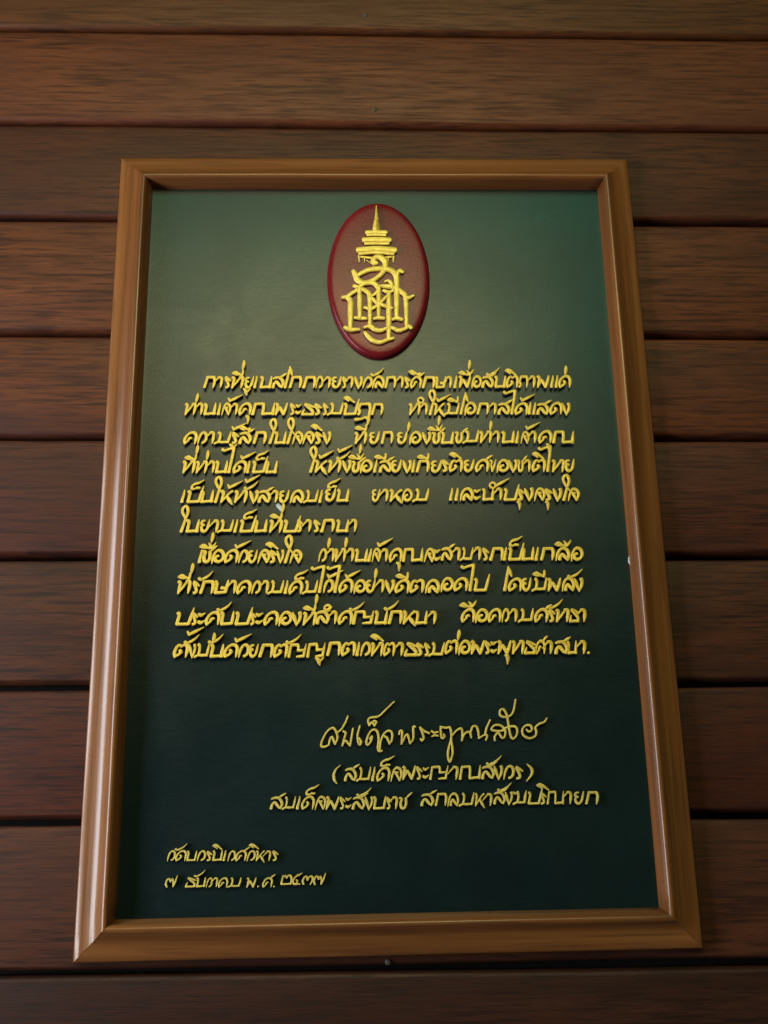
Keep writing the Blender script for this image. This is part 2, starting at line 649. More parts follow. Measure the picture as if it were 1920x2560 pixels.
ธ 16.15 -126.73 1.054 1.065
ร 26.76 -126.88 1.017 1.065
ร 33.39 -126.97 0.809 1.065
ม 37.12 -127.02 0.916 1.066
ต 50.96 -125.55 1.043 1.067
่ 62.34 -125.71 1.067 1.067
อ 62.59 -125.72 1.052 1.067
พ 73.40 -125.86 1.138 1.068
ร 85.88 -126.04 0.812 1.068
ะ 90.80 -126.10 1.005 1.068
พ 96.46 -126.18 1.139 1.068
ุ 102.87 -126.27 1.070 1.069
ท 108.96 -126.35 1.034 1.069
ธ 119.80 -126.50 0.959 1.069
ศ 129.40 -126.64 0.815 1.069
า 135.84 -126.72 1.072 1.070
ส 146.10 -126.87 1.143 1.070
น 157.14 -127.02 0.816 1.070
า 164.68 -127.12 1.074 1.071
. 174.21 -127.25 1.075 1.071
( -46.15 -229.70 1.055 1.024
ส -36.18 -229.87 1.037 1.024
ม -26.19 -230.05 0.836 1.025
เ -13.64 -230.26 1.057 1.025
ด -9.40 -230.34 1.029 1.025
็ -5.80 -230.40 1.058 1.025
จ 2.20 -230.54 0.996 1.026
พ 12.01 -229.56 1.070 1.027
ร 23.74 -229.76 0.841 1.027
ะ 29.15 -229.86 0.962 1.027
ญ 34.57 -229.95 0.890 1.027
า 50.28 -230.22 1.062 1.028
ณ 59.27 -230.38 0.950 1.028
ส 78.20 -230.29 1.113 1.029
ั 83.22 -230.38 1.064 1.029
ง 88.95 -230.48 1.038 1.029
ว 96.21 -230.60 1.150 1.029
ร 106.49 -230.78 1.066 1.030
) 115.56 -230.94 1.067 1.030
ส -97.26 -251.28 1.025 0.950
ม -87.38 -251.45 0.776 0.951
เ -75.77 -251.66 0.985 0.951
ด -71.57 -251.74 0.971 0.951
็ -67.86 -251.80 0.986 0.951
จ -60.66 -251.93 0.906 0.951
พ -51.79 -252.09 1.062 0.951
ร -40.14 -252.30 0.780 0.952
ะ -35.15 -252.39 0.918 0.952
ส -30.00 -252.49 1.067 0.952
ั -25.87 -252.56 0.989 0.952
ง -19.29 -252.68 0.969 0.952
บ -12.54 -252.80 0.931 0.952
ร -1.58 -253.00 0.752 0.953
า -0.05 -253.03 0.990 0.953
ช 8.91 -253.19 0.991 0.953
ส 26.76 -250.91 1.072 0.955
ก 38.42 -251.12 0.941 0.955
ล 48.89 -251.31 0.849 0.956
ม 58.46 -251.48 0.876 0.956
ห 71.64 -251.71 0.814 0.956
า 78.38 -251.83 0.996 0.956
ส 87.39 -250.62 1.000 0.958
ั 91.29 -250.68 0.997 0.958
ง 97.00 -250.79 0.911 0.958
ฆ 103.31 -250.90 0.941 0.958
ป 115.63 -251.12 0.947 0.958
ร 126.15 -251.31 0.841 0.959
ิ 124.05 -251.27 1.000 0.959
ณ 131.57 -251.40 0.760 0.959
า 144.96 -251.64 1.001 0.959
ย 154.64 -251.82 0.991 0.959
ก 163.50 -251.98 1.002 0.960
ว -179.96 -289.87 0.815 0.742
ั -173.57 -289.99 0.776 0.742
ด -173.10 -290.00 0.793 0.742
บ -164.26 -290.17 0.716 0.742
ว -155.94 -290.33 0.839 0.742
ร -148.25 -290.48 0.756 0.742
น -143.42 -290.57 0.800 0.742
ิ -143.42 -290.57 0.777 0.742
เ -134.85 -290.74 0.778 0.742
ว -131.18 -290.81 0.766 0.743
ศ -124.76 -290.93 0.803 0.743
ว -115.72 -291.11 0.841 0.743
ิ -113.85 -290.49 0.779 0.743
ห -108.31 -291.25 0.727 0.743
า -102.41 -291.37 0.779 0.743
ร -94.87 -291.51 0.780 0.743
๗ -180.43 -309.95 0.727 0.690
ธ -164.43 -310.27 0.786 0.691
ั -157.20 -310.42 0.728 0.691
น -155.76 -310.45 0.732 0.691
ว -147.95 -310.60 0.592 0.691
า -144.06 -310.68 0.728 0.691
ค -138.11 -310.80 0.688 0.691
ม -130.58 -310.95 0.729 0.691
พ -115.51 -311.25 0.730 0.691
. -106.82 -311.43 0.730 0.692
ศ -102.64 -311.51 0.730 0.692
. -94.05 -311.68 0.731 0.692
๒ -88.03 -309.88 0.790 0.693
๕ -78.61 -310.07 0.668 0.693
๓ -70.58 -310.23 0.791 0.693
๗ -61.62 -310.41 0.733 0.693
'''
SIGNATURE=[
[[(-49.04,-200.38),(-51.46,-201.45),(-54.68,-201.39),(-54.67,-197.77),(-50.62,-189.92),(-45.76,-186.19),(-42.70,-188.86),(-41.35,-194.43),(-43.40,-199.69)],[(-48.64,-200.07),(-47.57,-195.12),(-45.95,-193.56),(-44.59,-196.75),(-43.40,-199.69)],[(-41.90,-190.46),(-37.67,-186.95),(-34.39,-181.43),(-32.56,-176.82)]],
[[(-36.71,-189.19),(-34.46,-190.58),(-36.12,-196.49),(-37.36,-201.05)],[(-37.36,-201.05),(-34.91,-196.90),(-30.91,-201.15)],[(-30.91,-201.15),(-29.47,-193.43),(-28.36,-187.10)]],
[[(-22.50,-184.96),(-24.36,-191.93),(-24.02,-198.27),(-22.60,-200.50),(-21.44,-198.31),(-23.18,-195.12)]],
[[(-14.30,-196.05),(-12.48,-193.70),(-13.10,-197.26),(-15.98,-200.76),(-17.15,-197.59),(-14.22,-190.50),(-10.78,-188.17),(-7.89,-189.81),(-6.85,-195.38),(-7.52,-201.69),(-7.57,-205.24)],[(-7.57,-205.24),(-5.97,-206.05),(-4.11,-205.69)],[(-5.88,-205.26),(-5.28,-198.57),(-2.08,-191.49),(2.02,-189.33),(4.57,-191.60),(4.13,-197.14),(2.21,-200.11)],[(-1.96,-193.87),(0.12,-195.10),(2.21,-200.11)]],
[[(-14.54,-184.77),(-15.47,-180.92),(-13.89,-178.39),(-6.71,-177.22),(-0.92,-172.33),(6.74,-165.20)],[(-14.54,-184.77),(-12.31,-181.93),(-10.09,-185.16)],[(-10.09,-185.16),(-8.57,-181.83),(-10.83,-181.00)]],
[[(10.47,-192.49),(11.10,-189.71),(12.97,-189.74),(12.87,-194.11),(12.32,-200.44)],[(12.32,-200.44),(16.96,-192.59),(19.61,-200.16)],[(19.61,-200.16),(22.31,-195.85),(22.55,-186.47),(24.18,-186.50)]],
[[(28.23,-187.04),(30.21,-192.01),(31.07,-195.99),(29.55,-197.95),(28.46,-196.34)],[(28.23,-187.04),(31.65,-190.04),(35.90,-191.94)]],
[[(37.74,-190.14),(40.14,-191.53),(43.25,-191.02)],[(38.01,-194.67),(39.91,-193.75),(43.15,-194.12)]],
[[(45.59,-186.52),(45.81,-192.26),(46.49,-196.08),(48.80,-195.09),(48.06,-192.93)],[(45.83,-186.84),(50.03,-187.70),(53.46,-187.60),(54.56,-193.19),(54.15,-197.95),(54.97,-204.29),(54.77,-209.81),(52.46,-215.66),(51.02,-210.53),(51.89,-204.24),(54.45,-196.37)],[(54.84,-194.63),(58.91,-190.08),(63.05,-188.55),(63.87,-192.54),(63.15,-198.49)],[(63.38,-198.10),(65.62,-192.97),(70.00,-191.45),(71.18,-196.24)],[(70.48,-193.45),(72.62,-187.26),(75.89,-186.99),(77.35,-191.17),(77.67,-196.74)],[(77.67,-196.74),(83.10,-193.81),(84.66,-195.26),(83.38,-198.42)],[(83.10,-193.81),(84.30,-188.88),(87.74,-181.74)]],
[[(99.16,-190.72),(93.84,-191.03),(88.59,-189.75),(91.62,-186.20),(96.91,-186.69),(100.23,-190.73),(99.47,-195.90),(97.23,-196.66),(94.17,-192.63),(91.18,-195.37),(91.01,-198.94)],[(97.55,-190.29),(102.58,-187.82),(108.33,-187.43),(110.40,-190.10),(109.57,-194.87),(106.40,-197.60),(104.31,-193.99),(103.05,-183.58),(102.27,-177.95),(99.64,-173.07),(96.73,-173.83),(96.76,-178.26),(100.96,-179.53),(105.54,-178.16),(108.22,-174.01),(110.34,-165.14)]],
[[(118.24,-190.22),(120.35,-192.01),(122.91,-190.30),(121.87,-186.92),(117.78,-186.86),(114.73,-190.17),(115.52,-194.96),(120.45,-197.43),(125.29,-195.76),(126.66,-191.95),(125.86,-188.74),(129.32,-185.76),(133.93,-184.06),(136.17,-181.05)]]]
MONOGRAM=[
(4.77,[(-1.90,247.31),(-4.45,248.89),(-3.13,253.26),(1.34,253.96),(5.97,250.18),(6.81,244.50),(4.18,237.54),(-1.76,231.48),(-8.82,227.17),(-15.04,226.49),(-20.05,229.96),(-21.55,234.55),(-23.61,238.46)]),
(4.46,[(-21.18,232.82),(-15.30,237.14),(-8.64,240.17),(-0.82,241.46),(6.98,241.02),(13.57,238.83),(16.81,233.18),(17.18,225.39),(16.85,209.92),(16.41,189.07)]),
(3.84,[(17.30,230.58),(18.21,236.65),(20.21,239.08),(23.15,237.68)]),
(3.54,[(12.53,187.82),(16.41,189.50),(21.38,187.96)]),
(2.61,[(6.10,227.31),(9.08,228.43),(11.98,225.83),(12.83,221.52)]),
(3.84,[(-23.23,222.89),(-18.59,221.59),(-13.50,225.28),(-5.73,226.13),(-1.13,222.41),(-0.07,215.96),(-0.51,189.55)]),
(3.38,[(-4.75,188.72),(-0.51,189.72),(4.48,189.11)]),
(4.00,[(1.21,222.84),(7.42,222.82),(14.38,221.51),(22.03,216.33),(25.37,209.89),(25.45,181.02)]),
(3.38,[(25.00,210.75),(28.88,210.74),(32.42,212.62)]),
(3.54,[(11.60,179.81),(18.06,176.85),(24.63,178.92),(27.37,181.02),(29.79,179.32)]),
(3.84,[(-34.15,211.08),(-29.90,211.75),(-24.45,216.02),(-17.45,219.44),(-11.28,217.27),(-8.66,210.84),(-8.87,179.89)]),
(4.46,[(-30.68,211.32),(-26.85,207.47),(-26.83,193.02),(-27.11,178.69)]),
(3.69,[(-32.30,179.97),(-27.12,177.85),(-19.31,177.83)]),
(4.15,[(-18.22,220.30),(-18.00,205.74),(-18.18,190.03)]),
(3.38,[(-22.79,190.05),(-17.80,189.78),(-12.43,189.17)]),
(4.46,[(9.62,216.36),(9.17,192.91),(8.56,169.34)]),
(3.38,[(4.62,218.10),(9.24,216.37),(13.37,217.82)]),
(3.23,[(-6.36,209.98),(-2.17,205.70),(3.95,202.69),(12.00,199.69)]),
(3.23,[(-13.44,200.45),(-7.68,198.90),(-1.45,202.71),(5.63,209.95),(8.79,213.36)]),
(3.23,[(-6.32,212.55),(-2.01,215.96),(1.21,222.84)]),
(3.54,[(-13.93,179.90),(-8.70,181.15),(-4.15,177.77),(1.96,176.91),(8.15,179.82)]),
(3.54,[(12.53,168.91),(7.53,167.67),(0.99,165.03),(-6.24,166.73),(-10.38,170.67),(-13.54,174.87)])]
SPIRE=[(-0.91,309.17,0.63),(-0.99,303.93,1.57),(-1.04,301.05,2.03),(-1.08,298.53,2.66),(-1.13,295.39,3.44),(-1.16,293.59,3.91),(-1.24,288.67,5.95),(-1.29,285.10,7.20),(-1.31,283.76,7.04),(-1.34,282.24,4.70)]
TIERS=[
(4.07,[(-10.60,279.75),(-1.37,280.28),(7.69,279.75)]),
(2.66,[(-10.01,277.09),(-1.42,277.44),(7.01,277.08)]),
(5.48,[(-13.23,271.59),(-1.50,272.12),(10.85,271.58)]),
(2.82,[(-12.18,267.70),(-1.57,268.05),(9.99,267.68)]),
(6.10,[(-18.85,260.65),(-1.66,262.05),(15.66,260.62)]),
(2.97,[(-17.80,256.79),(-1.72,258.17),(14.48,256.75)])]
PENDANTS=[
(2.03,[(-18.44,255.91),(-18.05,248.47)]),
(2.03,[(14.68,254.99),(14.31,248.42)]),
(1.25,[(-13.15,253.27),(-13.21,248.20)]),
(1.25,[(9.55,253.25),(9.46,248.17)]),
(0.78,[(-11.23,250.64),(-3.51,244.08)]),
(0.78,[(-6.91,251.95),(-3.06,248.01)]),
(2.19,[(-16.27,254.15),(-1.81,252.82),(12.71,254.12)])]
OVAL=(0.15,233.68,49.06,82.10)
NAILS=[(-0.0133, 0.5415), (-0.0045, 0.4268), (0.001, -0.3698)]
PLANK_Z=[0.5178, 0.4053, 0.2974, 0.1758, 0.0722, -0.0402, -0.1531, -0.2621, -0.3769]

# ---------------------------------------------------------------- the plank wall
wall = empty("plank_wall", (0, 0, 0), "dark reddish brown wall of horizontal wooden planks behind the framed plaque", "wall")
gaps = [PLANK_Z[0] + .1175 * 1.0] + PLANK_Z + [PLANK_Z[-1] - .118]     # upper edges of planks
X0, X1 = -1.25, 1.25
def make_plank(i, ztop, zbot, mat):
    """face at y=0, lower edge eased by a wide chamfer, upper edge sharp; runs slightly uneven"""
    g = .0010
    cz, cy = .0068, .0075
    prof = [(ztop - g, .022), (ztop - g, .0022), (ztop - g - .0012, .0004), (ztop - g - .004, 0.0)]
    prof += [(zbot + cz + .0022 + .0, 0.0), (zbot + cz + .0004, .0008), (zbot + .0056, cy * .45), (zbot + .0042, cy), (zbot + .0042, .022)]
    nx = 60; vs = []; fs = []; rnd = random.Random(i * 13 + 3)
    ph = [rnd.uniform(0, 6.28) for _ in range(6)]
    for k in range(nx + 1):
        x = X0 + (X1 - X0) * k / nx
        w1 = .0008 * math.sin(x * 9 + ph[0]) + .0003 * math.sin(x * 23 + ph[1])
        w2 = .0009 * math.sin(x * 8 + ph[2]) + .0004 * math.sin(x * 19 + ph[3])
        dy = .0004 * math.sin(x * 5 + ph[4])
        for j, (z, y) in enumerate(prof):
            zz = z + (min(w1, .0008) * .6 if j < 4 else w2)
            vs.append((x, y + (dy if j < 8 else 0), zz))
    m = len(prof)
    for k in range(nx):
        for j in range(m - 1):
            a = k * m + j
            fs.append((a, a + 1, a + m + 1, a + m))
    zc = (ztop + zbot) / 2
    o = mesh_obj("plank", [(x, y, z - zc) for x, y, z in vs], fs, mat, wall, True, 50)
    o.location = (0, 0, zc)
    return o
planks = []
for i in range(len(gaps) - 1):
    planks.append((gaps[i], gaps[i + 1], make_plank(i, gaps[i], gaps[i + 1], plank_mats[i])))
mesh_obj("gap_backing", [(X0, .0225, gaps[-1]), (X1, .0225, gaps[-1]), (X1, .0225, gaps[0]), (X0, .0225, gaps[0]),  # dark sheet added behind the planks to keep light out of the gaps
                    (X0, .04, gaps[-1]), (X1, .04, gaps[-1]), (X1, .04, gaps[0]), (X0, .04, gaps[0])],
         [(0, 1, 2, 3), (7, 6, 5, 4), (0, 4, 5, 1), (1, 5, 6, 2), (2, 6, 7, 3), (3, 7, 4, 0)], M_BACK, wall, False)
for (x, z) in NAILS:
    for zt, zb, po in planks:
        if zb < z <= zt:
            vs = [(0, -.0012, 0)]; fs = []
            for r, y in ((.0016, -.0011), (.0024, -.0006), (.0026, .0006)):
                for k in range(14):
                    a = k * math.tau / 14; vs.append((r * math.cos(a), y, r * math.sin(a)))
            for k in range(14):
                fs.append((0, 1 + k, 1 + (k + 1) % 14))
                for q in (0, 1):
                    fs.append((1 + q * 14 + k, 1 + q * 14 + 14 + k, 1 + q * 14 + 14 + (k + 1) % 14, 1 + q * 14 + (k + 1) % 14))
            o = mesh_obj("nail_head", vs, fs, M_NAIL, po)
            o.location = Vector((x, 0, z)) - po.location

# ---------------------------------------------------------------- the plaque
plaque = empty("framed_plaque", (0, 0, 0), "green wooden plaque with raised yellow Thai lettering and red oval emblem in a brown frame", "plaque")
plaque.rotation_euler = (0, -ROLL, 0)
PW, RW = .5, .031
# rail profile: distance from the outer edge, height above the wall
RP = [(0, .0004), (0, .0064), (.0004, .0078), (.0014, .0085), (.006, .0089), (.0105, .0096), (.0145, .0107), (.0175, .0123), (.0197, .0141), (.0213, .0157),
      (.0226, .0169), (.0239, .0176), (.0251, .0178), (.0263, .0172), (.0275, .0156), (.0284, .0125), (.0294, .0090), (.0303, .0055), (.0310, .0008)]
def rail(L):
    vs = []; fs = []; n = 40; m = len(RP)
    for k in range(n + 1):
        for d, h in RP:
            half = L / 2 - d
            x = -half + 2 * half * k / n
            wob = .00018 * math.sin(x * 31 + L * 9) if .001 < d < .030 else 0
            vs.append((x, -h - wob, -d))
    for k in range(n):
        for j in range(m - 1):
            a = k * m + j
            fs.append((a, a + m, a + m + 1, a + 1))
    # closed mitre ends
    fs.append(tuple(range(m))); fs.append(tuple(n * m + j for j in reversed(range(m))))
    return vs, fs
for ang, L, off in ((0, PW, PH / 2), (90, PH, PW / 2), (180, PW, PH / 2), (270, PH, PW / 2)):
    vs, fs = rail(L)
    o = mesh_obj("frame_rail", vs, fs, M_FRAME, plaque, True, 55)
    a = math.radians(ang)
    # rotate about the wall normal; slight clearance at the mitres
    o.matrix_local = Matrix.Rotation(a, 4, 'Y') @ Matrix.Translation((0, 0, off - (.00018 if ang % 180 else 0)))
# board, a flat sheet with a thin body behind the frame lip
bw, bh = PW / 2 - RW + .004, PH / 2 - RW + .004
BH = .0010
board = mesh_obj("board", [(-bw, -BH, -bh), (bw, -BH, -bh), (bw, -BH, bh), (-bw, -BH, bh), (-bw, -.0002, -bh), (bw, -.0002, -bh), (bw, -.0002, bh), (-bw, -.0002, bh)],
                 [(0, 1, 2, 3), (7, 6, 5, 4), (0, 4, 5, 1), (1, 5, 6, 2), (2, 6, 7, 3), (3, 7, 4, 0)], M_BOARD, plaque, False)

# ---------------------------------------------------------------- carved strokes
def catmull(pts, step):
    if len(pts) == 2:
        n = max(1, int(math.dist(pts[0][:2], pts[1][:2]) / step))
        return [tuple(a + (b - a) * k / n for a, b in zip(*pts)) for k in range(n + 1)]
    P = [tuple(2 * a - b for a, b in zip(pts[0], pts[1]))] + list(pts) + [tuple(2 * a - b for a, b in zip(pts[-1], pts[-2]))]
    out = []
    for i in range(1, len(P) - 2):
        n = max(2, int(math.dist(P[i][:2], P[i + 1][:2]) / step))
        for k in range(n):
            t = k / n
            out.append(tuple(.5 * (2 * b + (c - a) * t + (2 * a - 5 * b + 4 * c - d) * t * t + (3 * b - a - 3 * c + d) * t ** 3)
                             for a, b, c, d in zip(P[i - 1], P[i], P[i + 1], P[i + 2])))
    out.append(tuple(pts[-1]))
    return out
def stroke(V, F, MI, pts, hgt, step, base=0.0, bev=.22, crown=.06, notch=0.0, nib=True):
    """sweep a round-topped raised bar along pts [(x, z, half-width)]; V in the same unit, height along -y"""
    c = catmull(pts, step)
    # rounded caps
    def cap(p, q):
        dx, dz = p[0] - q[0], p[1] - q[1]; L = math.hypot(dx, dz) or 1
        dx /= L; dz /= L; w = p[2]
        return [(p[0] + dx * w * .50, p[1] + dz * w * .50, w * .90), (p[0] + dx * w * .74, p[1] + dz * w * .74, w * .52)]
    e = cap(c[-1], c[-2]); s = cap(c[0], c[1])
    c = [s[1], s[0]] + c + e
    n = len(c); prof = None; b0 = len(V); m = 9
    for i, (x, z, w) in enumerate(c):
        a = c[max(0, i - 1)]; b = c[min(n - 1, i + 1)]
        tx, tz = b[0] - a[0], b[1] - a[1]; L = math.hypot(tx, tz) or 1
        nx, nz = -tz / L, tx / L
        w *= .80 + .30 * abs(math.sin(math.atan2(tz, tx) - .75)) if nib else 1
        bv = min(w * bev, hgt * .55)
        k = notch * math.sin(i * 2.4) if 1 < i < n - 2 else 0
        h = hgt * (1 + k)
        wi = w - bv
        rows = [(-w, base), (-w, h - bv), (-w + bv * .3, h - bv * .35), (-wi, h - bv * .02), (0, h + w * crown),
                (wi, h - bv * .02), (w - bv * .3, h - bv * .35), (w, h - bv), (w, base)]
        for o_, hh in rows:
            V.append((x + nx * o_, -hh, z + nz * o_))
    for i in range(n - 1):
        for j in range(m - 1):
            a = b0 + i * m + j
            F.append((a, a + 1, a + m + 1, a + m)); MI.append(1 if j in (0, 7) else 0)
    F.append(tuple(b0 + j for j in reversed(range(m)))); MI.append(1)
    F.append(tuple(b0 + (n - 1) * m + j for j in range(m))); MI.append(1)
def build(name, strokes, hgt, step, parent, mats, unit=1.0, base=0.0, notch=0.0, origin=None, crown=.06, bev=.22, obj=True):
    V, F, MI = [], [], []
    for k, st in enumerate(strokes):
        stroke(V, F, MI, st, hgt * (1 + .012 * (k % 4)), step, base, bev, crown, notch)
    if origin is None: origin = (0, 0)
    V = [((x - origin[0]) * unit, y * unit, (z - origin[1]) * unit) for x, y, z in V]
    me = bpy.data.meshes.new(name)
    me.from_pydata(V, [], F)
    for m in mats: me.materials.append(m)
    me.polygons.foreach_set('material_index', MI)
    for p in me.polygons: p.use_smooth = True
    me.update()
    me.set_sharp_from_angle(angle=math.radians(50))
    return me

